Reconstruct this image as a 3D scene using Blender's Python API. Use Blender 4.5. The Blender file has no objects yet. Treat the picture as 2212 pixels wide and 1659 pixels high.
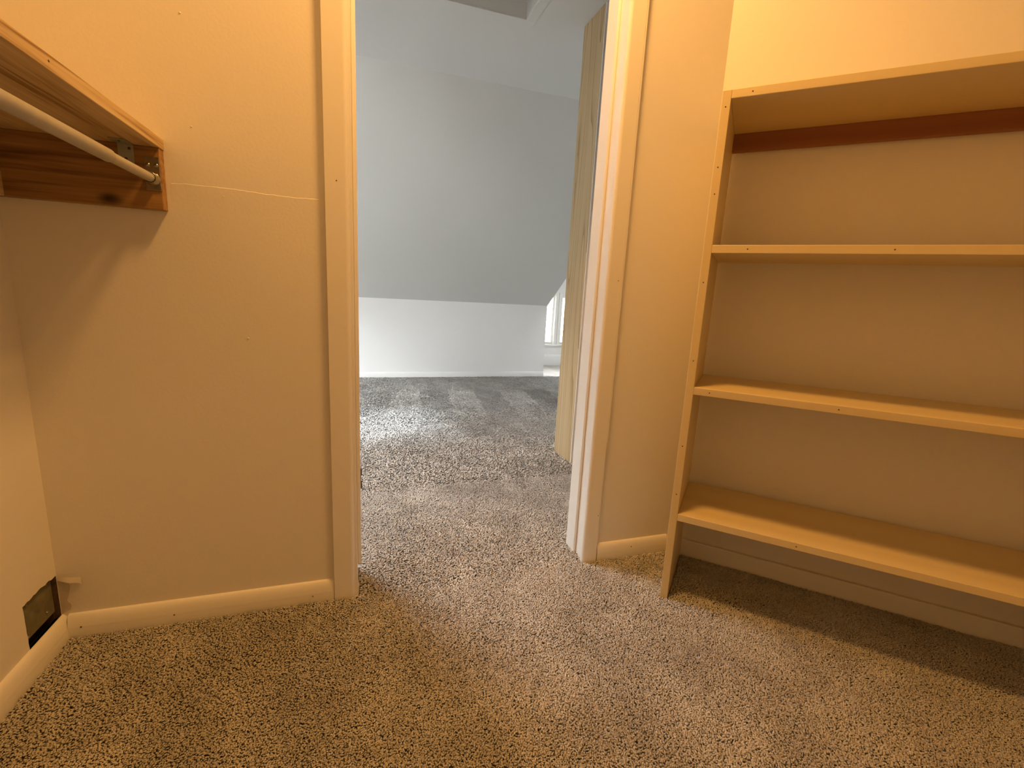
import bpy, bmesh, math, random
import numpy as np
from mathutils import Vector, Matrix

# ------------------------------------------------------------------ units
S = 1.16                       # all coordinates below are in survey units; S turns them into metres
scene = bpy.context.scene
COL = scene.collection

# ------------------------------------------------------------------ camera
cam_d = bpy.data.cameras.new('camera'); cam = bpy.data.objects.new('camera', cam_d); COL.objects.link(cam)
cam_d.sensor_fit = 'HORIZONTAL'; cam_d.sensor_width = 36.0
cam_d.lens = 995.69 / 2212 * 36.0
cam_d.clip_start = 0.02
RT = Vector((0.94947182, -0.30965089, 0.05118191)); UP = Vector((0.0110493, 0.19595444, 0.98055075)); FW = Vector((0.31365773, 0.93043978, -0.18947465))
M = Matrix.Identity(4)
for i in range(3):
    M[i][0] = RT[i]; M[i][1] = UP[i]; M[i][2] = -FW[i]
CAM = Vector((0.0, -1.0942, 0.75))
M.translation = CAM * S
cam.matrix_world = M
scene.camera = cam

# ------------------------------------------------------------------ world, lights, exposure
scene.view_settings.view_transform = 'Standard'
scene.view_settings.look = 'None'
scene.view_settings.gamma = 1.0
scene.view_settings.use_curve_mapping = False
scene.view_settings.exposure = 0.55

SKY = 33.0
w = bpy.data.worlds.new('overcast_sky'); scene.world = w; w.use_nodes = True
nt = w.node_tree; nt.nodes.clear()
wo = nt.nodes.new('ShaderNodeOutputWorld'); bg = nt.nodes.new('ShaderNodeBackground')
tc = nt.nodes.new('ShaderNodeTexCoord'); sx = nt.nodes.new('ShaderNodeSeparateXYZ'); cr = nt.nodes.new('ShaderNodeValToRGB')
nt.links.new(tc.outputs['Generated'], sx.inputs[0]); nt.links.new(sx.outputs['Z'], cr.inputs[0])
cr.color_ramp.elements[0].position = 0.0; cr.color_ramp.elements[0].color = (.42, .41, .385, 1)
cr.color_ramp.elements[1].position = 0.05; cr.color_ramp.elements[1].color = (.95, .96, .995, 1)
nt.links.new(cr.outputs[0], bg.inputs[0]); bg.inputs[1].default_value = SKY
nt.links.new(bg.outputs[0], wo.inputs[0])

def lamp(name, kind, loc, energy, color, **kw):
    d = bpy.data.lights.new(name, kind); d.energy = energy; d.color = color
    o = bpy.data.objects.new(name, d); COL.objects.link(o); o.location = Vector(loc) * S
    for k, v in kw.items(): setattr(d, k, v)
    return o
# the closet's ceiling bulb
lamp('closet_downlight', 'AREA', (.27, -.315, 2.03), 16.4, (1.0, .49, .128), shape='DISK', size=.23)   # flush ceiling disc, faces down
# hazy sun through the roof window: the soft pool of daylight on the far carpet
sun = lamp('hazy_sun', 'SUN', (-2, -1, 4), 3.3, (.76, .87, 1.0), angle=math.radians(8))
sun.rotation_euler = Vector((.86, .29, -1.885)).to_track_quat('-Z', 'Y').to_euler()
# sky portals in the window openings of the far room (they only guide the sky's own light)
def portal(name, loc, rot, sx_, sy_):
    o = lamp(name, 'AREA', loc, 1.0, (1, 1, 1), shape='RECTANGLE', size=sx_ * S, size_y=sy_ * S)
    o.rotation_euler = rot
    o.data.cycles.is_portal = True
H = math.pi / 2
portal('portal_dormer', (2.17, 3.74, .51), (-H, 0, 0), 1.0, .60)       # faces -y
portal('portal_side', (-1.175, -.03, .71), (H, 0, 0), .77, .64)           # faces +y
portal('portal_roof', (-.80, 1.23, 1.99), (0, 0, 0), .82, .68)           # faces down

portal('portal_added_roof', (2.20, 2.46, 1.99), (0, 0, 0), .32, .34)  # for the unseen roof window added above the dormer

# ------------------------------------------------------------------ materials
def new_mat(name):
    m = bpy.data.materials.new(name); m.use_nodes = True
    t = m.node_tree; t.nodes.clear()
    out = t.nodes.new('ShaderNodeOutputMaterial'); b = t.nodes.new('ShaderNodeBsdfPrincipled')
    t.links.new(b.outputs[0], out.inputs[0])
    return m, t, b
def N(t, typ, **kw):
    n = t.nodes.new(typ)
    for k, v in kw.items():
        if k.startswith('i_'):
            key = k[2:]
            n.inputs[int(key) if key.isdigit() else key.replace('_', ' ')].default_value = v
        else: setattr(n, k, v)
    return n
def ramp(t, stops):
    r = t.nodes.new('ShaderNodeValToRGB'); e = r.color_ramp.elements
    while len(e) < len(stops): e.new(.5)
    for el, (p, c) in zip(e, stops): el.position = p; el.color = (*c, 1)
    return r
def bump(t, b, height, strength, dist):
    n = N(t, 'ShaderNodeBump', i_Strength=strength, i_Distance=dist)
    t.links.new(height, n.inputs['Height']); t.links.new(n.outputs[0], b.inputs['Normal'])
def paint(name, col, rough, scale=120., bs=.12, bd=.002, spec=.4):
    m, t, b = new_mat(name)
    co = N(t, 'ShaderNodeTexCoord')
    n1 = N(t, 'ShaderNodeTexNoise', i_Scale=scale, i_Detail=3.0); t.links.new(co.outputs['Object'], n1.inputs['Vector'])
    n2 = N(t, 'ShaderNodeTexNoise', i_Scale=2.2, i_Detail=3.0); t.links.new(co.outputs['Object'], n2.inputs['Vector'])
    r = ramp(t, [(.3, tuple(c * .985 for c in col)), (.7, col)])
    t.links.new(n2.outputs['Fac'], r.inputs[0]); t.links.new(r.outputs[0], b.inputs['Base Color'])
    b.inputs['Roughness'].default_value = rough; b.inputs['Specular IOR Level'].default_value = spec
    bump(t, b, n1.outputs['Fac'], bs, bd)
    return m
def wood(name, light, dark, axis, rough=.45, ring=9., stretch=.07, fine=90., contrast=(.25, .75), off=(0, 0, 0), distort=5., knots=0., spec=.4):
    """long-grained timber; axis = local axis the grain runs along"""
    m, t, b = new_mat(name)
    co = N(t, 'ShaderNodeTexCoord')
    mp = N(t, 'ShaderNodeMapping'); sc = [1, 1, 1]; sc[axis] = stretch
    mp.inputs['Scale'].default_value = sc; mp.inputs['Location'].default_value = off
    t.links.new(co.outputs['Object'], mp.inputs['Vector'])
    n0 = N(t, 'ShaderNodeTexNoise', i_Scale=6.0, i_Detail=2.0); t.links.new(mp.outputs[0], n0.inputs['Vector'])
    wv = N(t, 'ShaderNodeTexWave', wave_type='RINGS', rings_direction='XYZ'[axis], i_Scale=ring, i_Distortion=distort, i_Detail=2.5)
    wv.inputs['Detail Scale'].default_value = 1.2
    t.links.new(mp.outputs[0], wv.inputs['Vector'])
    mp2 = N(t, 'ShaderNodeMapping'); sc2 = [1, 1, 1]; sc2[axis] = .025; mp2.inputs['Scale'].default_value = sc2
    t.links.new(co.outputs['Object'], mp2.inputs['Vector'])
    nf = N(t, 'ShaderNodeTexNoise', i_Scale=fine * 2.2, i_Detail=4.0); t.links.new(mp2.outputs[0], nf.inputs['Vector'])
    mx = N(t, 'ShaderNodeMix', data_type='FLOAT'); mx.inputs[0].default_value = .4
    t.links.new(wv.outputs['Fac'], mx.inputs[2]); t.links.new(nf.outputs['Fac'], mx.inputs[3])
    mx2 = N(t, 'ShaderNodeMix', data_type='FLOAT'); mx2.inputs[0].default_value = .25
    t.links.new(mx.outputs[0], mx2.inputs[2]); t.links.new(n0.outputs['Fac'], mx2.inputs[3])
    r = ramp(t, [(contrast[0], dark), (contrast[1], light)])
    t.links.new(mx2.outputs[0], r.inputs[0])
    last = r.outputs[0]
    if knots:
        mk = N(t, 'ShaderNodeMapping'); sk = [1, 1, 1]; sk[axis] = .45; mk.inputs['Scale'].default_value = sk
        t.links.new(co.outputs['Object'], mk.inputs['Vector'])
        vo = N(t, 'ShaderNodeTexVoronoi', i_Scale=knots); t.links.new(mk.outputs[0], vo.inputs['Vector'])
        rk = ramp(t, [(.05, (0, 0, 0)), (.16, (1, 1, 1))]); t.links.new(vo.outputs['Distance'], rk.inputs[0])
        mc = N(t, 'ShaderNodeMix', data_type='RGBA'); mc.inputs[6].default_value = (*[c * .55 for c in dark], 1)
        t.links.new(rk.outputs[0], mc.inputs[0]); t.links.new(last, mc.inputs[7]); last = mc.outputs[2]
    t.links.new(last, b.inputs['Base Color'])
    b.inputs['Roughness'].default_value = rough; b.inputs['Specular IOR Level'].default_value = spec
    bump(t, b, nf.outputs['Fac'], .12, .0015)
    return m
def streaky(name, stops, axis, rough=.5, cross=26., along=.035, knots=0., seed=(0, 0, 0)):
    """flat-sawn softwood: long irregular streaks, optional knots"""
    m, t, b = new_mat(name)
    co = N(t, 'ShaderNodeTexCoord')
    def mapped(a):
        mp = N(t, 'ShaderNodeMapping'); sc = [1, 1, 1]; sc[axis] = a; mp.inputs['Scale'].default_value = sc; mp.inputs['Location'].default_value = seed
        t.links.new(co.outputs['Object'], mp.inputs['Vector']); return mp.outputs[0]
    n1 = N(t, 'ShaderNodeTexNoise', i_Scale=cross, i_Detail=3.0, i_Roughness=.6, i_Distortion=.7); t.links.new(mapped(along), n1.inputs['Vector'])
    n2 = N(t, 'ShaderNodeTexNoise', i_Scale=cross * 7, i_Detail=2.0); t.links.new(mapped(along * .5), n2.inputs['Vector'])
    mx = N(t, 'ShaderNodeMix', data_type='FLOAT'); mx.inputs[0].default_value = .3
    t.links.new(n1.outputs['Fac'], mx.inputs[2]); t.links.new(n2.outputs['Fac'], mx.inputs[3])
    r = ramp(t, stops); t.links.new(mx.outputs[0], r.inputs[0]); last = r.outputs[0]
    if knots:
        vo = N(t, 'ShaderNodeTexVoronoi', i_Scale=knots); t.links.new(mapped(.55), vo.inputs['Vector'])
        rk = ramp(t, [(.03, (0, 0, 0)), (.10, (1, 1, 1))]); t.links.new(vo.outputs['Distance'], rk.inputs[0])
        mc = N(t, 'ShaderNodeMix', data_type='RGBA'); mc.inputs[6].default_value = (*[c * .4 for c in stops[0][1]], 1)
        t.links.new(rk.outputs[0], mc.inputs[0]); t.links.new(last, mc.inputs[7]); last = mc.outputs[2]
    t.links.new(last, b.inputs['Base Color']); b.inputs['Roughness'].default_value = rough; b.inputs['Specular IOR Level'].default_value = .35
    bump(t, b, n2.outputs['Fac'], .12, .0012)
    return m
def plain(name, col, rough=.5, metal=0., scale=40., var=.15, bs=.05):
    m, t, b = new_mat(name)
    co = N(t, 'ShaderNodeTexCoord'); n = N(t, 'ShaderNodeTexNoise', i_Scale=scale, i_Detail=4.0); t.links.new(co.outputs['Object'], n.inputs['Vector'])
    r = ramp(t, [(.3, tuple(c * (1 - var) for c in col)), (.7, tuple(min(1, c * (1 + var)) for c in col))])
    t.links.new(n.outputs['Fac'], r.inputs[0]); t.links.new(r.outputs[0], b.inputs['Base Color'])
    b.inputs['Roughness'].default_value = rough; b.inputs['Metallic'].default_value = metal
    bump(t, b, n.outputs['Fac'], bs, .001)
    return m

M_WALL = paint('closet_wall_paint', (.86, .83, .775), .46, 130., .16, .002)
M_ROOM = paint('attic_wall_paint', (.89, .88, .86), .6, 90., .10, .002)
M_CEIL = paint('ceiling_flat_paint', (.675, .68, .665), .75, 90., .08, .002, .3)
M_TRIM = paint('trim_gloss_paint', (.90, .88, .83), .33, 60., .06, .001, .5)
M_PLY = wood('varnished_birch_ply', (.80, .66, .36), (.73, .58, .29), 0, .36, 5., .06, 60., (.2, .8), distort=3.)
M_PLYZ = wood('varnished_birch_ply_upright', (.80, .66, .36), (.73, .58, .29), 2, .38, 5., .06, 60., (.2, .8), distort=3.)
M_CLEAT_R = wood('dark_red_stained_cleat', (.30, .115, .045), (.24, .085, .03), 0, .5, 8., .05)
M_FIR = streaky('fir_plywood', [(.38, (.29, .165, .06)), (.50, (.60, .44, .225)), (.64, (.72, .56, .32))], 1, .5, 30., .05, 0., (.3, .1, .2))
M_CEDAR = streaky('knotty_cedar', [(.38, (.15, .07, .022)), (.50, (.34, .185, .065)), (.64, (.47, .275, .105))], 0, .5, 24., .06, 6.5, (.1, .4, .2))
m, t, b = new_mat('raw_pine')
co = N(t, 'ShaderNodeTexCoord'); mp = N(t, 'ShaderNodeMapping'); mp.inputs['Scale'].default_value = (.6, 1., .05); t.links.new(co.outputs['Object'], mp.inputs['Vector'])
nn = N(t, 'ShaderNodeTexNoise', i_Scale=7.5, i_Detail=1.0); t.links.new(mp.outputs[0], nn.inputs['Vector'])
m1 = N(t, 'ShaderNodeMath', operation='MULTIPLY'); m1.inputs[1].default_value = 46.; t.links.new(nn.outputs['Fac'], m1.inputs[0])
m2 = N(t, 'ShaderNodeMath', operation='FRACT'); m2x = N(t, 'ShaderNodeMath', operation='MULTIPLY'); m2x.inputs[1].default_value = .26; t.links.new(m1.outputs[0], m2x.inputs[0]); t.links.new(m2x.outputs[0], m2.inputs[0])
mp2 = N(t, 'ShaderNodeMapping'); mp2.inputs['Scale'].default_value = (1, 1, .03); t.links.new(co.outputs['Object'], mp2.inputs['Vector'])
nf = N(t, 'ShaderNodeTexNoise', i_Scale=170., i_Detail=3.0); t.links.new(mp2.outputs[0], nf.inputs['Vector'])
ma = N(t, 'ShaderNodeMath', operation='MULTIPLY_ADD'); ma.inputs[1].default_value = .5; t.links.new(nf.outputs['Fac'], ma.inputs[0]); t.links.new(m2.outputs[0], ma.inputs[2])
r = ramp(t, [(.15, (.56, .425, .25)), (.75, (.50, .37, .205)), (1.05, (.31, .21, .10)), (1.25, (.52, .39, .225))])
r.color_ramp.elements[2].position = .93; r.color_ramp.elements[3].position = 1.0
mq = N(t, 'ShaderNodeMath', operation='MULTIPLY'); mq.inputs[1].default_value = .72; t.links.new(ma.outputs[0], mq.inputs[0])
t.links.new(mq.outputs[0], r.inputs[0]); t.links.new(r.outputs[0], b.inputs['Base Color']); b.inputs['Roughness'].default_value = .62; b.inputs['Specular IOR Level'].default_value = .25
M_PINE = m
M_ROD = plain('painted_steel_tube', (.54, .525, .48), .42, .35, 60., .05)
M_CHROME = plain('tarnished_chrome', (.42, .40, .36), .22, 1., 50., .1)
M_ZINC = plain('grey_zinc_plate', (.36, .38, .36), .5, .5, 50., .12)
M_HOLE = plain('nail_hole_dark', (.10, .06, .035), .9)
M_PLATE = plain('olive_backing_board', (.17, .155, .09), .8, 0., 35., .25)
M_GYP = plain('torn_gypsum_edge', (.095, .058, .036), .95, 0., 90., .3, .4)
M_HINGE = plain('dark_hinge_steel', (.10, .085, .07), .4, .8)
M_PAPER = plain('torn_paper_tape', (.78, .73, .66), .7, 0., 60., .05)

M_BARE = plain('bare_gypsum_paper', (.66, .58, .50), .9, 0., 60., .08)
# glass: clear pane with a real surface reflection
m, t, b = new_mat('window_glass'); t.nodes.remove(b)
tr = N(t, 'ShaderNodeBsdfTransparent'); tr.inputs[0].default_value = (.95, .97, .97, 1)
gl = N(t, 'ShaderNodeBsdfGlossy'); gl.inputs['Roughness'].default_value = .02
lw = N(t, 'ShaderNodeFresnel'); lw.inputs[0].default_value = 1.3
mxs = N(t, 'ShaderNodeMixShader'); t.links.new(lw.outputs[0], mxs.inputs[0]); t.links.new(tr.outputs[0], mxs.inputs[1]); t.links.new(gl.outputs[0], mxs.inputs[2])
t.links.new(mxs.outputs[0], [n for n in t.nodes if n.type == 'OUTPUT_MATERIAL'][0].inputs[0])
M_GLASS = m

# carpet: base cloth and pile share the same taupe, mottled, with the brushed pile's shading put into the colour
def carpet_color(t, co_out, fac_in=None):
    n1 = N(t, 'ShaderNodeTexNoise', i_Scale=5.5, i_Detail=4.0, i_Roughness=.6, i_Distortion=.6); t.links.new(co_out, n1.inputs['Vector'])
    mp = N(t, 'ShaderNodeMapping'); mp.inputs['Rotation'].default_value = (0, 0, .12); mp.inputs['Scale'].default_value = (3.2, .55, 1)
    t.links.new(co_out, mp.inputs['Vector'])
    n2 = N(t, 'ShaderNodeTexNoise', i_Scale=1.3, i_Detail=3.0, i_Roughness=.7); t.links.new(mp.outputs[0], n2.inputs['Vector'])
    mx = N(t, 'ShaderNodeMix', data_type='FLOAT'); mx.inputs[0].default_value = .35
    t.links.new(n1.outputs['Fac'], mx.inputs[2]); t.links.new(n2.outputs['Fac'], mx.inputs[3])
    return mx.outputs[0]
m, t, b = new_mat('taupe_carpet_pile')
co = N(t, 'ShaderNodeTexCoord'); f = carpet_color(t, co.outputs['Object'])
geo = N(t, 'ShaderNodeNewGeometry')
r1 = ramp(t, [(.36, (.44, .41, .375)), (.50, (.545, .51, .47)), (.62, (.65, .615, .575))])
t.links.new(f, r1.inputs[0])
r2 = ramp(t, [(0., (.80, .79, .77)), (.5, (.98, .98, .98)), (1., (1.12, 1.12, 1.12))])
t.links.new(geo.outputs['Random Per Island'], r2.inputs[0])
sxyz = N(t, 'ShaderNodeSeparateXYZ'); t.links.new(co.outputs['Object'], sxyz.inputs[0])
def mth(op, a, b_, c_=None):
    n = N(t, 'ShaderNodeMath', operation=op)
    for i, v in enumerate((a, b_, c_)):
        if v is None: continue
        if isinstance(v, (int, float)): n.inputs[i].default_value = v
        else: t.links.new(v, n.inputs[i])
    return n.outputs[0]
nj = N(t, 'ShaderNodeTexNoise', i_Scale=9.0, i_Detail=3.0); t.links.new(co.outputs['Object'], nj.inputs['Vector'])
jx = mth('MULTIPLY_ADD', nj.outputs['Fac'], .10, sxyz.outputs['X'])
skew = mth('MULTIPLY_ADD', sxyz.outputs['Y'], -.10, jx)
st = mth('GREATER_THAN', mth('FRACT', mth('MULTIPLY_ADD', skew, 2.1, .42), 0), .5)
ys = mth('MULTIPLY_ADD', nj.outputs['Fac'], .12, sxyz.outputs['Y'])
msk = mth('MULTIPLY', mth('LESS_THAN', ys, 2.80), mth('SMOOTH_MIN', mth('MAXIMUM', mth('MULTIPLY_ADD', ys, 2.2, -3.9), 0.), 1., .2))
vac_shade = mth('MULTIPLY_ADD', mth('MULTIPLY', msk, mth('MULTIPLY_ADD', st, 2., -1.)), .19, 1.)  # vacuum tracks: light and dark of the leaning pile, put into the colour
mm = N(t, 'ShaderNodeMix', data_type='RGBA', blend_type='MULTIPLY'); mm.inputs[0].default_value = 1.
t.links.new(r1.outputs[0], mm.inputs[6]); t.links.new(r2.outputs[0], mm.inputs[7])
mv = N(t, 'ShaderNodeVectorMath', operation='SCALE'); t.links.new(mm.outputs[2], mv.inputs[0]); t.links.new(vac_shade, mv.inputs['Scale'])
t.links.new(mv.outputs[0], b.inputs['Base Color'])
b.inputs['Roughness'].default_value = .9; b.inputs['Specular IOR Level'].default_value = .15
b.inputs['Sheen Weight'].default_value = .15; b.inputs['Sheen Roughness'].default_value = .6
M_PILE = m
m, t, b = new_mat('taupe_carpet_backing')
co = N(t, 'ShaderNodeTexCoord'); f = carpet_color(t, co.outputs['Object'])
r1 = ramp(t, [(.34, (.44, .41, .375)), (.52, (.53, .50, .46)), (.66, (.60, .57, .53))]); t.links.new(f, r1.inputs[0])
nz = N(t, 'ShaderNodeTexNoise', i_Scale=170., i_Detail=3.0); t.links.new(co.outputs['Object'], nz.inputs['Vector'])
r2 = ramp(t, [(.3, (.75, .75, .75)), (.7, (1.2, 1.2, 1.2))]); t.links.new(nz.outputs['Fac'], r2.inputs[0])
mm = N(t, 'ShaderNodeMix', data_type='RGBA', blend_type='MULTIPLY'); mm.inputs[0].default_value = 1.
t.links.new(r1.outputs[0], mm.inputs[6]); t.links.new(r2.outputs[0], mm.inputs[7]); t.links.new(mm.outputs[2], b.inputs['Base Color'])
b.inputs['Roughness'].default_value = .95; b.inputs['Specular IOR Level'].default_value = .1
bump(t, b, nz.outputs['Fac'], .6, .004)
M_BACKING = m

# ------------------------------------------------------------------ mesh helpers
def V(p): return Vector(p) * S
def box(bm, o, ax, ay, az, lo, hi, bev=0., seg=2):
    """box in the frame o + ax*i + ay*j + az*k between lo and hi (survey units)"""
    o = Vector(o); A = (Vector(ax), Vector(ay), Vector(az))
    vs = []
    for k in (lo[2], hi[2]):
        for j in (lo[1], hi[1]):
            for i in (lo[0], hi[0]):
                vs.append(bm.verts.new(V(o + A[0] * i + A[1] * j + A[2] * k)))
    q = [(0, 2, 3, 1), (4, 5, 7, 6), (0, 1, 5, 4), (2, 6, 7, 3), (0, 4, 6, 2), (1, 3, 7, 5)]
    fs = [bm.faces.new([vs[i] for i in f]) for f in q]
    if A[0].cross(A[1]).dot(A[2]) < 0:
        bmesh.ops.reverse_faces(bm, faces=fs)
    if bev:
        es = set(e for f in fs for e in f.edges)
        bmesh.ops.bevel(bm, geom=list(es), offset=bev * S, segments=seg, affect='EDGES', profile=.5)
    return vs
EX, EY, EZ = (1, 0, 0), (0, 1, 0), (0, 0, 1)
def wbox(bm, lo, hi, bev=0., seg=2): return box(bm, (0, 0, 0), EX, EY, EZ, lo, hi, bev, seg)
def tube(bm, p0, p1, r, seg=24, cap=True):
    p0, p1 = V(p0), V(p1); d = (p1 - p0).normalized()
    a = d.orthogonal().normalized(); c = d.cross(a)
    r *= S
    rings = [[bm.verts.new(p + (a * math.cos(2 * math.pi * i / seg) + c * math.sin(2 * math.pi * i / seg)) * r) for i in range(seg)] for p in (p0, p1)]
    for i in range(seg):
        f = bm.faces.new([rings[0][i], rings[0][(i + 1) % seg], rings[1][(i + 1) % seg], rings[1][i]]); f.smooth = True
    if cap:
        bm.faces.new(rings[0][::-1]); bm.faces.new(rings[1])
def lathe(bm, p0, d, prof, seg=24):
    """surface of revolution: prof = [(distance along d, radius)]"""
    p0 = V(p0); d = Vector(d).normalized(); a = d.orthogonal().normalized(); c = d.cross(a)
    rings = []
    for h, r in prof:
        rings.append([bm.verts.new(p0 + d * h * S + (a * math.cos(2 * math.pi * i / seg) + c * math.sin(2 * math.pi * i / seg)) * max(r, 1e-5) * S) for i in range(seg)])
    for A, B in zip(rings, rings[1:]):
        for i in range(seg):
            f = bm.faces.new([A[i], A[(i + 1) % seg], B[(i + 1) % seg], B[i]]); f.smooth = True
    bm.faces.new(rings[0][::-1]); bm.faces.new(rings[-1])
def obj(name, bm, mat, parent=None, kind=None):
    bmesh.ops.recalc_face_normals(bm, faces=bm.faces[:])
    for e in bm.edges:
        if any(not f.smooth for f in e.link_faces): e.smooth = False
    me = bpy.data.meshes.new(name); bm.to_mesh(me); bm.free()
    me.materials.append(mat)
    o = bpy.data.objects.new(name, me); COL.objects.link(o)
    if parent is not None:
        o.parent = parent; o.matrix_parent_inverse = Matrix.Translation(-parent.location)
    if kind: o['kind'] = kind
    return o
def thing(name, label, cat, loc=(0, 0, 0)):
    o = bpy.data.objects.new(name, None); COL.objects.link(o); o.location = V(loc); o.empty_display_size = .05
    o['label'] = label; o['category'] = cat
    return o
def tag(o, label, cat): o['label'] = label; o['category'] = cat; return o
def BM(): return bmesh.new()
def nail(parent, p, d, r=.0016, name='nail_hole'):
    bm = BM(); lathe(bm, p, d, [(-.0012, r), (.0003, r), (.0005, r * .6)], 10)
    return obj(name, bm, M_HOLE, parent)

# ------------------------------------------------------------------ measured layout
XW = -.5966                      # closet left wall
XC = .9043                       # corner where the angled wall starts
CC = 2.15                        # closet ceiling
FZ = -.0064                       # carpet backing level (pile tips come to about 0)
CZ = 1.885                       # flat ceiling
WT = .1027                       # wall thickness
YB = -1.70                       # closet rear wall
HEAD = 1.72                      # door head height
HB = .0465                       # baseboard height
PH = math.pi / 4
U3 = Vector((math.cos(PH), -math.sin(PH), 0)); N3 = Vector((-math.sin(PH), -math.cos(PH), 0)); O3 = Vector((XC, 0, 0))
ANG = 1.15                       # length of the angled wall
PE = O3 + U3 * ANG               # its far end
YK, ZK, XK = 2.983, .667, 1.685  # knee wall plane, height, right end
YR = 1.612                       # where slope meets flat ceiling
YD = 3.65                        # dormer window wall
XGL, XGR = -1.80, 3.0            # far room side walls

# ------------------------------------------------------------------ shell
bm = BM(); wbox(bm, (XGL - .1, YB - .1, FZ - .1), (XGR + .1, YD + .1, FZ)); floor = obj('floor', bm, M_BACKING, kind='structure')

FLW = FZ - .04
bm = BM()
GW = (-1.55, -.80, .40, 1.02)    # window opening in the far room's near wall, left of the closet
wbox(bm, (XGL, 0, FLW), (GW[0], WT, CZ + .03)); wbox(bm, (GW[0], 0, FLW), (GW[1], WT, GW[2])); wbox(bm, (GW[0], 0, GW[3]), (GW[1], WT, CZ + .03)); wbox(bm, (GW[1], 0, FLW), (-.024, WT, CZ + .03)); wbox(bm, (.628, 0, FLW), (XGR, WT, CZ + .03)); wbox(bm, (-.024, 0, HEAD + .014), (.628, WT, CZ + .03)); wbox(bm, (XW - .08, 0, CZ + .03), (XC + .2, WT * .98, CC + .03))
wall_back = obj('wall_back', bm, M_WALL, kind='structure')

# left wall with a torn cut-out by the corner
rnd = random.Random(4)
def torn(a, b, n, amp):
    out = []
    for i in range(n):
        t_ = i / n; p = [a[0] + (b[0] - a[0]) * t_, a[1] + (b[1] - a[1]) * t_]
        if i: p[0] += rnd.uniform(-amp, amp); p[1] += rnd.uniform(-amp, amp)
        out.append(tuple(p))
    return out
HOLE = torn((-.0008, .040), (-.0010, .1375), 6, .0003) + torn((-.0010, .1375), (-.058, .1405), 8, .0018) + torn((-.058, .1405), (-.1025, .1375), 7, .0012) + torn((-.1025, .1375), (-.1005, .040), 9, .0009) + torn((-.1005, .040), (-.0008, .040), 2, 0)
bm = BM()
def loop(pts, x): return [bm.verts.new(V((x, p[0], p[1]))) for p in pts]
outer = [(0, FLW), (0, CC + .03), (YB, CC + .03), (YB, FLW)]
ol = loop(outer, XW); il = loop(HOLE, XW)
edges = [bm.edges.new((L[i], L[(i + 1) % len(L)])) for L in (ol, il) for i in range(len(L))]
bmesh.ops.triangle_fill(bm, edges=edges, use_beauty=True)
fr = bm.faces[:]
ex = bmesh.ops.extrude_face_region(bm, geom=fr)
bmesh.ops.translate(bm, vec=(-.0115 * S, 0, 0), verts=[g for g in ex['geom'] if isinstance(g, bmesh.types.BMVert)])
wall_left = obj('wall_left', bm, M_WALL, kind='structure')
bm = BM()   # outer half of the wall behind the drywall: closes the cavity
wbox(bm, (XW - .08, YB, FLW), (XW - .045, 0, CC + .03)); wbox(bm, (XW - .045, -.125, FLW), (XW - .0115, -.108, .16)); wbox(bm, (XW - .045, -.125, .148), (XW - .0115, 0, .16)); wbox(bm, (XW - .045, -.004, FLW), (XW - .0115, 0, .16))
obj('wall_cavity', bm, M_GYP, wall_left)
bm = BM()   # brown torn rim of the cut-out
n_ = len(HOLE)
r0 = [bm.verts.new(V((XW - .0004, y * .985 - .0004, .0 + z - .0006 * (1 if z > .1 else 0)))) for y, z in HOLE]
r1 = [bm.verts.new(V((XW - .0118, y * .97 - .0016, z - .0016 * (1 if z > .1 else 0)))) for y, z in HOLE]
for i in range(n_): bm.faces.new([r0[i], r0[(i + 1) % n_], r1[(i + 1) % n_], r1[i]])
obj('torn_rim', bm, M_GYP, wall_left)
bm = BM(); wbox(bm, (XW - .0112, -.1002, .0590), (XW - .0078, -.0050, .1365), .0006)
plate = obj('backing_plate', bm, M_PLATE, wall_left)
for (y, z) in ((-.082, .128), (-.022, .131), (-.03, .075), (-.09, .066)):
    bm = BM(); lathe(bm, (XW - .0080, y, z), (1, 0, -.5), [(0, .0018), (.002, .0022), (.0028, .0012)], 10); obj('nail', bm, M_ZINC, plate)

# angled wall, rear closet walls
bm = BM(); box(bm, O3, U3, N3, EZ, (-.05, -.08, FLW), (ANG + .03, 0, CC + .03)); wall_right = obj('wall_right', bm, M_WALL, kind='structure')
bm = BM(); wbox(bm, (PE.x, YB - .08, FLW), (PE.x + .08, PE.y, CC + .03)); obj('wall_side', bm, M_WALL, kind='structure')
bm = BM(); wbox(bm, (XW - .08, YB - .08, FLW), (PE.x + .08, YB, CC + .03)); obj('wall_rear', bm, M_WALL, kind='structure')

# ceiling: closet part and far room flat part with a hatch opening
HX0, HX1, HY0, HY1 = .05, .678, .47, .977
bm = BM()
wbox(bm, (XW - .08, YB - .08, CC), (PE.x + .08, WT, CC + .06))
SK = (-1.20, -.40, .90, 1.56)    # roof window opening
wbox(bm, (XGL - .1, 0, CZ), (XW - .08, WT, CZ + .06)); wbox(bm, (XGL - .1, WT, CZ), (SK[0], YR, CZ + .06)); wbox(bm, (SK[1], WT, CZ), (HX0, YR, CZ + .06)); wbox(bm, (SK[0], WT, CZ), (SK[1], SK[2], CZ + .06)); wbox(bm, (SK[0], SK[3], CZ), (SK[1], YR, CZ + .06)); wbox(bm, (HX1, WT, CZ), (XGR + .1, YR, CZ + .06))
wbox(bm, (HX0, WT, CZ), (HX1, HY0, CZ + .06)); wbox(bm, (HX0, HY1, CZ), (HX1, YR, CZ + .06))
SD = (2.05, 2.35, 2.30, 2.62)    # unseen roof window, added to brighten the dormer
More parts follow.
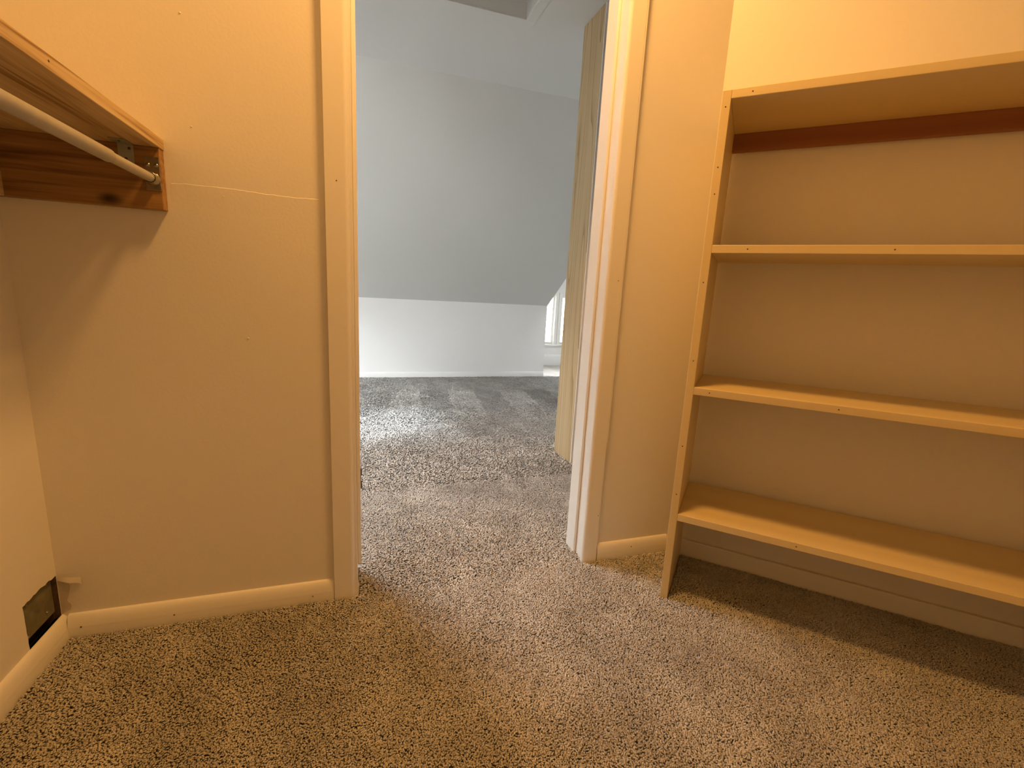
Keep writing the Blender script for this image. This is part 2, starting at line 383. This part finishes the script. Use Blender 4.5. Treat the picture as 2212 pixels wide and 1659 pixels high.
wbox(bm, (XK, YR, CZ), (SD[0], YD + .1, CZ + .06)); wbox(bm, (SD[1], YR, CZ), (XGR + .1, YD + .1, CZ + .06)); wbox(bm, (SD[0], YR, CZ), (SD[1], SD[2], CZ + .06)); wbox(bm, (SD[0], SD[3], CZ), (SD[1], YD + .1, CZ + .06))
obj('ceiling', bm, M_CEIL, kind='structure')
# sloped ceiling down to the knee wall, right edge running up beside the dormer
bm = BM()
sl = [(XGL - .1, YK + .02, ZK - .02 * .883), (XK, YK + .02, ZK - .02 * .883), (1.80, 2.22, ZK + (YK - 2.22) * .888), (1.86, YR, CZ), (XGL - .1, YR, CZ)]
lo = [bm.verts.new(V(p)) for p in sl]; hi = [bm.verts.new(V((p[0], p[1] + .04, p[2] + .05))) for p in sl]
bm.faces.new(lo); bm.faces.new(hi[::-1])
for i in range(5): bm.faces.new([lo[i], lo[(i + 1) % 5], hi[(i + 1) % 5], hi[i]])
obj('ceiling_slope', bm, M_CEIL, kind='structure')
bm = BM(); wbox(bm, (XGL, YK, FLW), (XK, YK + .07, ZK)); wall_knee = obj('wall_knee', bm, M_ROOM, kind='structure')
# dormer cheek above the knee wall and behind the slope
bm = BM()
ck = [(YK + .03, FLW), (YD, FLW), (YD, CZ + .02), (YR + .05, CZ + .02), (YK + .03, ZK + .03)]
A_ = [bm.verts.new(V((XK - .03, y, z))) for y, z in ck]; B_ = [bm.verts.new(V((XK, y, z))) for y, z in ck]
bm.faces.new(A_); bm.faces.new(B_[::-1])
for i in range(5): bm.faces.new([A_[i], A_[(i + 1) % 5], B_[(i + 1) % 5], B_[i]])
obj('wall_cheek', bm, M_ROOM, kind='structure')

# dormer window wall with two openings
WZ0, WZ1 = .235, .765
W1 = (1.735, 2.055); W2 = (2.128, 2.448)
bm = BM()
for x0, x1, z0, z1 in ((XK - .03, W1[0], FLW, CZ + .02 + .02), (W1[1], W2[0], FLW, CZ + .02 + .02), (W2[1], XGR + .1, FLW, CZ + .02 + .02), (W1[0], W1[1], FLW, WZ0), (W1[0], W1[1], WZ1, CZ + .02 + .02), (W2[0], W2[1], FLW, WZ0), (W2[0], W2[1], WZ1, CZ + .02 + .02)):
    wbox(bm, (x0, YD, z0), (x1, YD + .08, z1))
obj('wall_window', bm, M_ROOM, kind='structure')
def window(n, x0, x1, z0, z1, plane, axis, nx, nz, out):
    """sash window; plane = inner wall face, out = +1/-1 direction outwards along axis (0=x,1=y)"""
    root = bpy.data.objects.new('window_%d' % n, None); COL.objects.link(root); root['kind'] = 'structure'
    def P(a, d, z): return (a, plane + out * d, z) if axis == 1 else (plane + out * d, a, z)
    root.location = V(P((x0 + x1) / 2, 0, z0))
    def bx(bm, a0, a1, d0, d1, zz0, zz1, bev=.0015):
        p, q = P(a0, d0, zz0), P(a1, d1, zz1)
        wbox(bm, [min(i, j) for i, j in zip(p, q)], [max(i, j) for i, j in zip(p, q)], bev)
    def part(name, rects, mat, bev=.0015, parent=root):
        bm = BM()
        for r_ in rects: bx(bm, *r_, bev=bev)
        return obj(name, bm, mat, parent)
    c = .034
    part('casing', [(x0 - c, x0, -.012, 0, z0 - .02, z1 + c), (x1, x1 + c, -.012, 0, z0 - .02, z1 + c), (x0, x1, -.012, 0, z1, z1 + c)], M_TRIM)
    part('sill', [(x0 - c - .004, x1 + c + .004, -.022, .03, z0 - .02, z0)], M_TRIM)
    f = .022
    sash = part('sash', [(x0, x0 + f, .02, .05, z0, z1), (x1 - f, x1, .02, .05, z0, z1), (x0 + f, x1 - f, .02, .05, z0, z0 + f), (x0 + f, x1 - f, .02, .05, z1 - f, z1)], M_TRIM)
    for i in range(1, nx):
        a = x0 + f + (x1 - x0 - 2 * f) * i / nx
        part('muntin', [(a - .004, a + .004, .026, .044, z0 + f, z1 - f)], M_TRIM, .001, sash)
    for k in range(1, nz):
        z = z0 + f + (z1 - z0 - 2 * f) * k / nz
        part('muntin', [(x0 + f, x1 - f, .027, .043, z - .004, z + .004)], M_TRIM, .001, sash)
    part('pane', [(x0 + f * .6, x1 - f * .6, .034, .036, z0 + f * .6, z1 - f * .6)], M_GLASS, 0, sash)
window(1, W1[0], W1[1], WZ0, WZ1, YD, 1, 2, 8, 1)
window(2, W2[0], W2[1], WZ0, WZ1, YD, 1, 2, 8, 1)

for n_w, q in ((4, SK), (5, SD)):  # the one over the dormer is unseen, added for its light
    rw = bpy.data.objects.new('window_%d' % n_w, None); COL.objects.link(rw); rw['kind'] = 'structure'; rw.location = V(((q[0] + q[1]) / 2, (q[2] + q[3]) / 2, CZ))
    bm = BM()
    for a in ((q[0], q[0] + .02, q[2], q[3]), (q[1] - .02, q[1], q[2], q[3]), (q[0] + .02, q[1] - .02, q[2], q[2] + .02), (q[0] + .02, q[1] - .02, q[3] - .02, q[3])): wbox(bm, (a[0], a[2], CZ + .01), (a[1], a[3], CZ + .07), .001)
    obj('sash', bm, M_TRIM, rw)
    bm = BM(); wbox(bm, (q[0] + .015, q[2] + .015, CZ + .050), (q[1] - .015, q[3] - .015, CZ + .053)); obj('pane', bm, M_GLASS, rw)
# far room gable walls, and the side window that lights the carpet
bm = BM(); wbox(bm, (XGL - .08, 0, FLW), (XGL, YK + .1, CZ + .02)); obj('wall_gable', bm, M_ROOM, kind='structure')
window(3, GW[0], GW[1], GW[2], GW[3], WT, 1, 3, 4, -1)
bm = BM(); wbox(bm, (XGR, WT, FLW), (XGR + .08, YD + .1, CZ + .02)); obj('wall_far', bm, M_ROOM, kind='structure')

# short partition capped by a raw pine board
PX, PY0, PY1 = .925, .751, .935
bm = BM(); wbox(bm, (PX + .024, PY0 + .004, FLW), (XGR, PY1 - .004, CZ + .02)); obj('wall_partition', bm, M_ROOM, kind='structure')
root = thing('pine_post', 'raw unpainted pine board standing floor to ceiling just beyond the doorway', 'post', (PX, (PY0 + PY1) / 2, FZ))
bm = BM(); wbox(bm, (PX, PY0, FZ), (PX + .022, PY1, CZ), .0025); obj('board', bm, M_PINE, root)
bm = BM(); wbox(bm, (PX + .0012, PY0 - .0065, FZ), (PX + .060, PY0 - .0003, CZ), .0015); o = obj('edge_strip', bm, M_TRIM, root); o['label'] = 'white painted strip on the near edge'

# ------------------------------------------------------------------ baseboards
def baseboard(name, o_, ax, ay, a0, a1, mat=M_TRIM, h=HB, th=.012, holes=(), square=False):
    bm = BM()
    k = th / .012; q = h / .0465
    prof = [(0, FZ - .01), (.0122 * k, FZ - .01), (.0122 * k, .008 * q), (.0118 * k, .019 * q), (.0106 * k, .029 * q), (.0085 * k, .0375 * q), (.0058 * k, .0430 * q), (.0030 * k, .0458 * q), (0, h)]
    if square: prof = [(0, FZ - .01), (th, FZ - .01), (th, h - .0025), (th - .0015, h - .0003), (.0022, h), (.0018, h - .004), (0, h - .004)]
    ends = [[bm.verts.new(V(Vector(o_) + Vector(ax) * a + Vector(ay) * n + Vector((0, 0, z)))) for n, z in prof] for a in (a0, a1)]
    m_ = len(prof)
    for p in range(m_):
        f = bm.faces.new([ends[0][p], ends[0][(p + 1) % m_], ends[1][(p + 1) % m_], ends[1][p]]); f.smooth = 3 <= p <= m_ - 2 and not square
    bm.faces.new(ends[0]); bm.faces.new(ends[1][::-1])
    o = obj(name, bm, mat, kind='structure')
    for a, z in holes: nail(o, Vector(o_) + Vector(ax) * a + Vector(ay) * (.0121 if z < .021 else .0110) + Vector((0, 0, z)), ay)
    return o
baseboard('baseboard_back_left', (0, 0, 0), EX, (0, -1, 0), XW + .012, -.0645, holes=((-.562, .019), (-.396, .016), (-.113, .013)))
baseboard('baseboard_left', (XW, 0, 0), (0, -1, 0), EX, 0, -YB)
baseboard('baseboard_back_right', (0, 0, 0), EX, (0, -1, 0), .6555, XC - .012 * .414, holes=((.770, .026),))
baseboard('baseboard_right', O3, U3, N3, .005, ANG - .01, square=True)
baseboard('baseboard_knee', (0, YK, 0), EX, (0, -1, 0), XGL, XK, M_ROOM, .040, .010)
baseboard('baseboard_window', (0, YD, 0), EX, (0, -1, 0), XK, XGR, M_ROOM, .115, .012)

# ------------------------------------------------------------------ doorway
door = bpy.data.objects.new('door_1', None); COL.objects.link(door); door['kind'] = 'structure'; door.location = V((.3, 0, FZ))
JL, JR = -.0100, .6140           # jamb faces
def casing(x0, x1, inner_right):
    bm = BM(); wbox(bm, (x0, -.015, FZ), (x1, 0, HEAD + .045))
    xin = x1 if inner_right else x0
    e = [e for e in bm.edges if all(abs(v.co.y + .015 * S) < 1e-6 and abs(v.co.x - xin * S) < 1e-6 for v in e.verts)]
    bmesh.ops.bevel(bm, geom=e, offset=.0085 * S, segments=6, affect='EDGES', profile=.5)
    return obj('casing', bm, M_TRIM, door)
cl = casing(-.0637, -.0170, True); cR = casing(.6065, .6495, False)
for p in ((-.041, -.015, .963), ): nail(cl, p, (0, -1, 0), .0012)
for p in ((.645, -.015, .142), (.640, -.015, .80)): nail(cR, p, (0, -1, 0), .0012)
bm = BM(); wbox(bm, (.6495, -.0142, .359), (.6548, 0, HEAD + .04), .001); obj('casing_strip', bm, M_TRIM, door)
bm = BM(); wbox(bm, (.6495, -.0128, FZ), (.6525, 0, .3585), .0008); obj('casing_strip', bm, M_TRIM, door)
bm = BM(); wbox(bm, (-.0170, -.015, HEAD + .004), (.6065, 0, HEAD + .045), .002); obj('head_casing', bm, M_TRIM, door)
bm = BM(); wbox(bm, (-.0238, -.0015, FZ), (JL, WT + .002, HEAD + .014), .0012); jl = obj('jamb', bm, M_TRIM, door)
bm = BM(); wbox(bm, (JR, -.0015, FZ), (.6278, WT + .002, HEAD + .014), .0012); jr = obj('jamb', bm, M_TRIM, door)
bm = BM(); wbox(bm, (JL, -.0015, HEAD), (JR, WT + .002, HEAD + .0138), .001); obj('head_jamb', bm, M_TRIM, door)
bm = BM(); wbox(bm, (JL, .044, .048), (JL + .0095, .098, HEAD), .0022, 3); obj('door_stop', bm, M_TRIM, door)
bm = BM(); wbox(bm, (JR - .0078, .044, FZ), (JR, .098, HEAD), .0026, 3); obj('door_stop', bm, M_TRIM, door)
bm = BM(); wbox(bm, (JL + .0095, .044, HEAD - .0078), (JR - .0078, .098, HEAD), .002); obj('head_stop', bm, M_TRIM, door)
bm = BM()
tube(bm, (-.0006, .1085, .229), (-.0006, .1085, .249), .0036, 12); tube(bm, (-.0006, .1085, .265), (-.0006, .1085, .285), .0036, 12); tube(bm, (-.0026, .1085, .249), (-.0026, .1085, .265), .0034, 12)
wbox(bm, (JL, .1000, .226), (JL + .0011, .1085, .288))
wbox(bm, (JL, .1049, .226), (-.0022, .1062, .288))
obj('hinge', bm, M_HINGE, door)

# wall seam ridge and torn tape on the back wall
rnd = random.Random(8)
bm = BM()
pts = []
for i in range(41):
    x = -.337 + (.337 - .066) * i / 40
    z = .9255 + .0006 * rnd.uniform(-1, 1) + .0018 * math.sin(i * .16) - .0012 * i / 40
    h = .0002 + (.0005 if i > 10 else .0002) * (0.7 + .3 * rnd.random())
    pts.append((x, z, h))
rows = []
for x, z, h in pts: rows.append([bm.verts.new(V((x, .0002, z + .0012))), bm.verts.new(V((x, -h, z))), bm.verts.new(V((x, -h * .75, z - .012))), bm.verts.new(V((x, .0002, z - .055)))])
for a, b_ in zip(rows, rows[1:]):
    for k in range(3):
        f = bm.faces.new([a[k], b_[k], b_[k + 1], a[k + 1]]); f.smooth = k > 0
obj('tape_seam', bm, M_WALL, wall_back)
bm = BM()
top = []; bot = []
for i in range(9):
    s_ = i / 8; x = XW + .001 + .040 * s_; c_ = .0022 * math.sin(s_ * 2.6) + .0005
    top.append(bm.verts.new(V((x, -c_ * .2 - .0003, .1335 - .006 * s_ + rnd.uniform(-.0006, .0006))))); bot.append(bm.verts.new(V((x, -c_ * 1.6, .1250 - .011 * s_ + rnd.uniform(-.0012, .0012)))))
for i in range(8): f = bm.faces.new([top[i], top[i + 1], bot[i + 1], bot[i]]); f.smooth = True
obj('torn_paper', bm, M_PAPER, wall_back)
bm = BM()
rim = [(XW + .0008, .1320)] + [(XW + .017 + rnd.uniform(-.003, .003) + .004 * math.sin(k), .1300 - .0105 * k) for k in range(8)] + [(XW + .0008, .0480)]
a_ = [bm.verts.new(V((x, -.0005, z))) for x, z in rim]; b_ = [bm.verts.new(V((x, .0004, z))) for x, z in rim]
bm.faces.new(a_)
for k in range(len(rim)): bm.faces.new([a_[k], a_[(k + 1) % len(rim)], b_[(k + 1) % len(rim)], b_[k]])
obj('bare_patch', bm, M_BARE, wall_back)
for x, z, r in ((-.302, 1.22, .0022), (-.297, 1.031, .0016), (-.222, .632, .0022), (-.251, .911, .0016)):
    bm = BM(); lathe(bm, (x, .0002, z), (0, -1, 0), [(0, r), (.0009, r * .8), (.0014, r * .3)], 10); obj('paint_blob', bm, M_WALL, wall_back)

# ------------------------------------------------------------------ bookcase on the angled wall
BS0, BO, BD = .0252, .0125, .2477
BT = .018; BF = BO + BD; BW = .90
ZS = (1.198, .8825, .5578, .2340)
def bpt(u, n, z): return O3 + U3 * u + N3 * n + Vector((0, 0, z))
bk = thing('bookcase', 'open backed honey coloured plywood bookcase with four shelves against the angled wall', 'bookcase', bpt(BS0 + BW / 2, BO + BD / 2, FZ))
def bbox(name, lo, hi, mat, bev=.0012):
    # built in its own frame so the grain follows the board
    bm = BM(); box(bm, (0, 0, 0), EX, EY, EZ, lo, hi, bev)
    o = obj(name, bm, mat)
    fr = Matrix.Identity(4)
    for i in range(3): fr[i][0] = U3[i]; fr[i][1] = -N3[i]; fr[i][2] = (0, 0, 1)[i]
    fr.translation = O3 * S
    o.parent = bk; o.matrix_parent_inverse = Matrix.Translation(-bk.location); o.matrix_basis = fr
    return o
def nail_on(o, u, n, z):
    bm = BM(); lathe(bm, (u, n, z), (0, -1, 0), [(-.0012, .0015), (.0003, .0015), (.0005, .0008)], 10)
    return obj('nail_hole', bm, M_HOLE, o)
pl = bbox('side_panel', (BS0, -BF, FZ), (BS0 + BT, -BO, ZS[0]), M_PLYZ)
bbox('side_panel', (BS0 + BW - BT, -BF, FZ), (BS0 + BW, -BO, ZS[0]), M_PLYZ)
def nailc(o, u, z):
    h = nail_on(o, u, -BF, z); h.parent = o; h.matrix_parent_inverse = Matrix.Identity(4)
for z in (1.165, 1.045, .99, .80, .62, .41, .285): nailc(pl, BS0 + BT * .5, z)
for i, z in enumerate(ZS):
    s_ = bbox('shelf', (BS0 + BT, -BF, z - BT), (BS0 + BW - BT, -BO, z), M_PLY)
    for u in ((.083,), (.115, .37), (.078, .33), (.3,))[i]: nailc(s_, u, z - BT * .5)
o = bbox('back_cleat', (BS0 + BT, -BO - .019, ZS[0] - BT - .0415), (BS0 + BW - BT, -BO, ZS[0] - BT), M_CLEAT_R)
o['label'] = 'dark red stained strip under the top shelf'

# ------------------------------------------------------------------ closet shelf and rod on the left
SW, SZ, ST = .2526, .982, .019
XS = XW + SW
YE = YB
sh = thing('closet_shelf', 'wooden wall shelf on a dark knotty cleat at the left edge above the hanging rod', 'shelf', (XW + SW / 2, -.6, SZ))
bm = BM(); wbox(bm, (XW, YE, SZ), (XS, 0, SZ + ST), .001); sb = obj('shelf_board', bm, M_FIR, sh)
nail(sb, (XS, -.345, SZ + ST * .55), EX, .0014)
bm = BM(); wbox(bm, (XW, -.021, SZ - .1090), (XS - .0015, 0, SZ), .0014); ct_ = obj('cleat', bm, M_CEDAR, sh)
bm = BM(); wbox(bm, (XW, YE, SZ - .1090), (XW + .019, -.019, SZ), .0014); obj('cleat', bm, M_FIR, sh)
bm = BM(); wbox(bm, (XW + .019, YE, SZ - .1090), (XS - .0015, YE + .019, SZ), .0014); obj('cleat', bm, M_CEDAR, sh)
# zinc angle plate
bm = BM()
wbox(bm, (-.4085, -.0226, .9485), (-.3845, -.021, SZ - .0005), .0007); wbox(bm, (-.4085, -.056, SZ - .0018), (-.3845, -.021, SZ - .0002), .0007)
br = obj('bracket', bm, M_ZINC, sh)
for p, dd in (((-.3965, -.0226, .956), (0, -1, 0)), ((-.3905, -.0226, .974), (0, -1, 0)), ((-.3965, -.045, SZ - .0018), (0, 0, -1))):
    bm = BM(); lathe(bm, p, dd, [(0, .0024), (.0008, .0022), (.0014, .001)], 10); obj('screw', bm, M_HINGE, br)
# rod socket: backplate, two screws, a half cup
RX, RZ = -.3585, .9262
bm = BM(); wbox(bm, (-.3700, -.0228, .9060), (-.3462, -.021, .9645), .0006)
es = [e for e in bm.edges]
so = obj('rod_socket', bm, M_CHROME, sh)
bm = BM(); lathe(bm, (RX, -.0226, RZ), (0, -1, 0), [(0, .0118), (.0020, .0118), (.0026, .0108), (.0145, .0104), (.0150, .0098), (.0145, .0090), (.0030, .0088)], 28); obj('cup', bm, M_CHROME, so)
for x in (-.3645, -.3515):
    bm = BM(); lathe(bm, (x, -.0228, .9500), (0, -1, 0), [(0, .0040), (.0010, .0038), (.0022, .0026), (.0026, .0012)], 16); obj('screw', bm, M_CHROME, so)
rod = thing('closet_rod', 'pale telescoping metal hanging rod under the left wall shelf', 'rod', (RX, -.6, RZ))
bm = BM(); tube(bm, (RX, -.0262, RZ), (RX, -.40, RZ), .0080, 28); obj('inner_tube', bm, M_ROD, rod)
bm = BM(); lathe(bm, (RX, -.186, RZ), (0, -1, 0), [(0, .0081), (0, .0094), (.0008, .0099), (-YB - .186 - .020, .0099)], 28); obj('outer_tube', bm, M_ROD, rod)

# ------------------------------------------------------------------ attic hatch in the far ceiling
hr = thing('ceiling_hatch', 'white recessed attic hatch in the ceiling beyond the doorway', 'hatch', ((HX0 + HX1) / 2, (HY0 + HY1) / 2, CZ))
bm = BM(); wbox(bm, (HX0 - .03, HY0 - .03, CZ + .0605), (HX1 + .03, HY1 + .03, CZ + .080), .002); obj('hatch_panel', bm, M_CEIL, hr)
bm = BM()
f = .042
for a in (((HX0 - f, HY1), (HX1 + f, HY1 + f)), ((HX0 - f, HY0 - f), (HX1 + f, HY0)), ((HX0 - f, HY0), (HX0, HY1)), ((HX1, HY0), (HX1 + f, HY1))):
    wbox(bm, (a[0][0], a[0][1], CZ - .006), (a[1][0], a[1][1], CZ), .001)
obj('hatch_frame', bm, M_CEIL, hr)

# ------------------------------------------------------------------ carpet pile (uncountable tufts)
rng = np.random.default_rng(3)
def sm_noise(x, y, sc, seed):
    r_ = np.random.default_rng(seed); o_ = np.zeros_like(x)
    for k in range(7):
        a = r_.uniform(0, 2 * math.pi); f_ = sc * r_.uniform(.5, 1.8); o_ += np.sin((x * math.cos(a) + y * math.sin(a)) * f_ + r_.uniform(0, 6.3))
    return o_ / 2.6
def scatter(x0, x1, y0, y1, sp):
    nx = int((x1 - x0) / sp); ny = int((y1 - y0) / sp)
    X, Y = np.meshgrid(np.arange(nx), np.arange(ny)); X = X.ravel() + (Y.ravel() % 2) * .5; Y = Y.ravel()
    return np.stack([x0 + (X + rng.uniform(-.34, .34, X.size)) * sp, y0 + (Y + rng.uniform(-.34, .34, X.size)) * sp], 1)
def inside(P):
    x, y = P[:, 0], P[:, 1]
    g = .0035
    u = (x - XC) * U3.x + y * U3.y; n = (x - XC) * N3.x + y * N3.y
    closet = (x > XW + .012 + g) & (y < -.012 - g) & (n > .012 + g) & (y > -1.5)
    closet &= ~((x > -.0637 - g) & (x < -.0170 + g) & (y > -.015 - g)) & ~((x > .6065 - g) & (x < .6548 + g) & (y > -.015 - g))
    for c_ in (BS0, BS0 + BW - BT): closet &= ~((u > c_ - g) & (u < c_ + BT + g) & (n > BO - g) & (n < BF + g))
    dw = (x > JL + g) & (x < JR - g) & (y >= -.016 - g) & (y <= WT + .004)
    room = (y > WT + .004) & (y < YK - .010 - g)
    room &= ~((x > PX - g) & (y > PY0 - .008 - g) & (y < PY1 + g))
    return closet | dw | room
def infov(P, m=1.45):
    d = np.stack([P[:, 0] - CAM.x, P[:, 1] - CAM.y, np.full(len(P), -CAM.z)], 1)
    zf = d @ np.array(FW); xx = d @ np.array(RT) / np.maximum(zf, .05); yy = d @ np.array(UP) / np.maximum(zf, .05)
    return (zf > .1) & (np.abs(xx) < m * 1106 / 995.7 + .05) & (np.abs(yy) < m * 829.5 / 995.7 + .05)
sets = []
for (x0, x1, y0, y1, sp, sc) in ((XW, 1.75, -.80, -.30, .0029, .78), (XW, 1.75, -.30, -.012, .0033, .86), (XW, 1.3, -.012, .62, .0045, 1.1), (-1.3, 1.8, .62, 1.5, .0085, 1.7), (-1.75, 2.6, 1.5, 2.97, .0125, 2.2)):
    P = scatter(x0, x1, y0, y1, sp); P = P[inside(P) & infov(P)]
    sets.append((P, np.full(len(P), sc)))
P = np.concatenate([s_[0] for s_ in sets]); SC = np.concatenate([s_[1] for s_ in sets])
n = len(P); pass
hgt = (.0060 + rng.uniform(-.0008, .0008, n) + .0005 * sm_noise(P[:, 0], P[:, 1], 22., 5))
rad = .0029 * SC * rng.uniform(.75, 1.3, n)
la = 1.2 * sm_noise(P[:, 0], P[:, 1], 7., 11) + rng.normal(0, .9, n)
lm = (.0012 + .0026 * rng.random(n)) * np.minimum(SC, 1.6)
lx, ly = np.cos(la) * lm, np.sin(la) * lm
rot = rng.uniform(0, 2 * math.pi, n); tw = rng.uniform(.5, 1.6, n)
verts = np.zeros((n, 7, 3))
for ring, (hz, rr, lf) in enumerate(((.1, 1.12, 0.), (.84, 1.0, .8))):
    for k in range(3):
        a = rot + tw * ring + k * 2 * math.pi / 3
        verts[:, ring * 3 + k, 0] = P[:, 0] + np.cos(a) * rad * rr + lx * lf
        verts[:, ring * 3 + k, 1] = P[:, 1] + np.sin(a) * rad * rr + ly * lf
        verts[:, ring * 3 + k, 2] = FZ + hgt * hz
verts[:, 6, 0] = P[:, 0] + lx * 1.1; verts[:, 6, 1] = P[:, 1] + ly * 1.1; verts[:, 6, 2] = FZ + hgt
tri = []
for k in range(3):
    a, b_, c_, d_ = k, (k + 1) % 3, 3 + (k + 1) % 3, 3 + k
    tri += [(a, b_, c_), (a, c_, d_), (d_, c_, 6)]
tri = np.array(tri)
F_ = (tri[None] + (np.arange(n) * 7)[:, None, None]).reshape(-1)
me = bpy.data.meshes.new('carpet_pile')
me.vertices.add(n * 7); me.vertices.foreach_set('co', (verts * S).reshape(-1).astype(np.float32))
nt_ = len(F_) // 3
me.loops.add(nt_ * 3); me.loops.foreach_set('vertex_index', F_.astype(np.int32))
me.polygons.add(nt_); me.polygons.foreach_set('loop_start', np.arange(0, nt_ * 3, 3, dtype=np.int32))
me.polygons.foreach_set('use_smooth', np.ones(nt_, dtype=bool))
me.update(calc_edges=True); me.validate()
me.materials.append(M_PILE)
o = bpy.data.objects.new('carpet_pile', me); COL.objects.link(o); o['kind'] = 'stuff'
o.parent = floor; o['label'] = 'mottled taupe cut pile carpet running through the doorway'
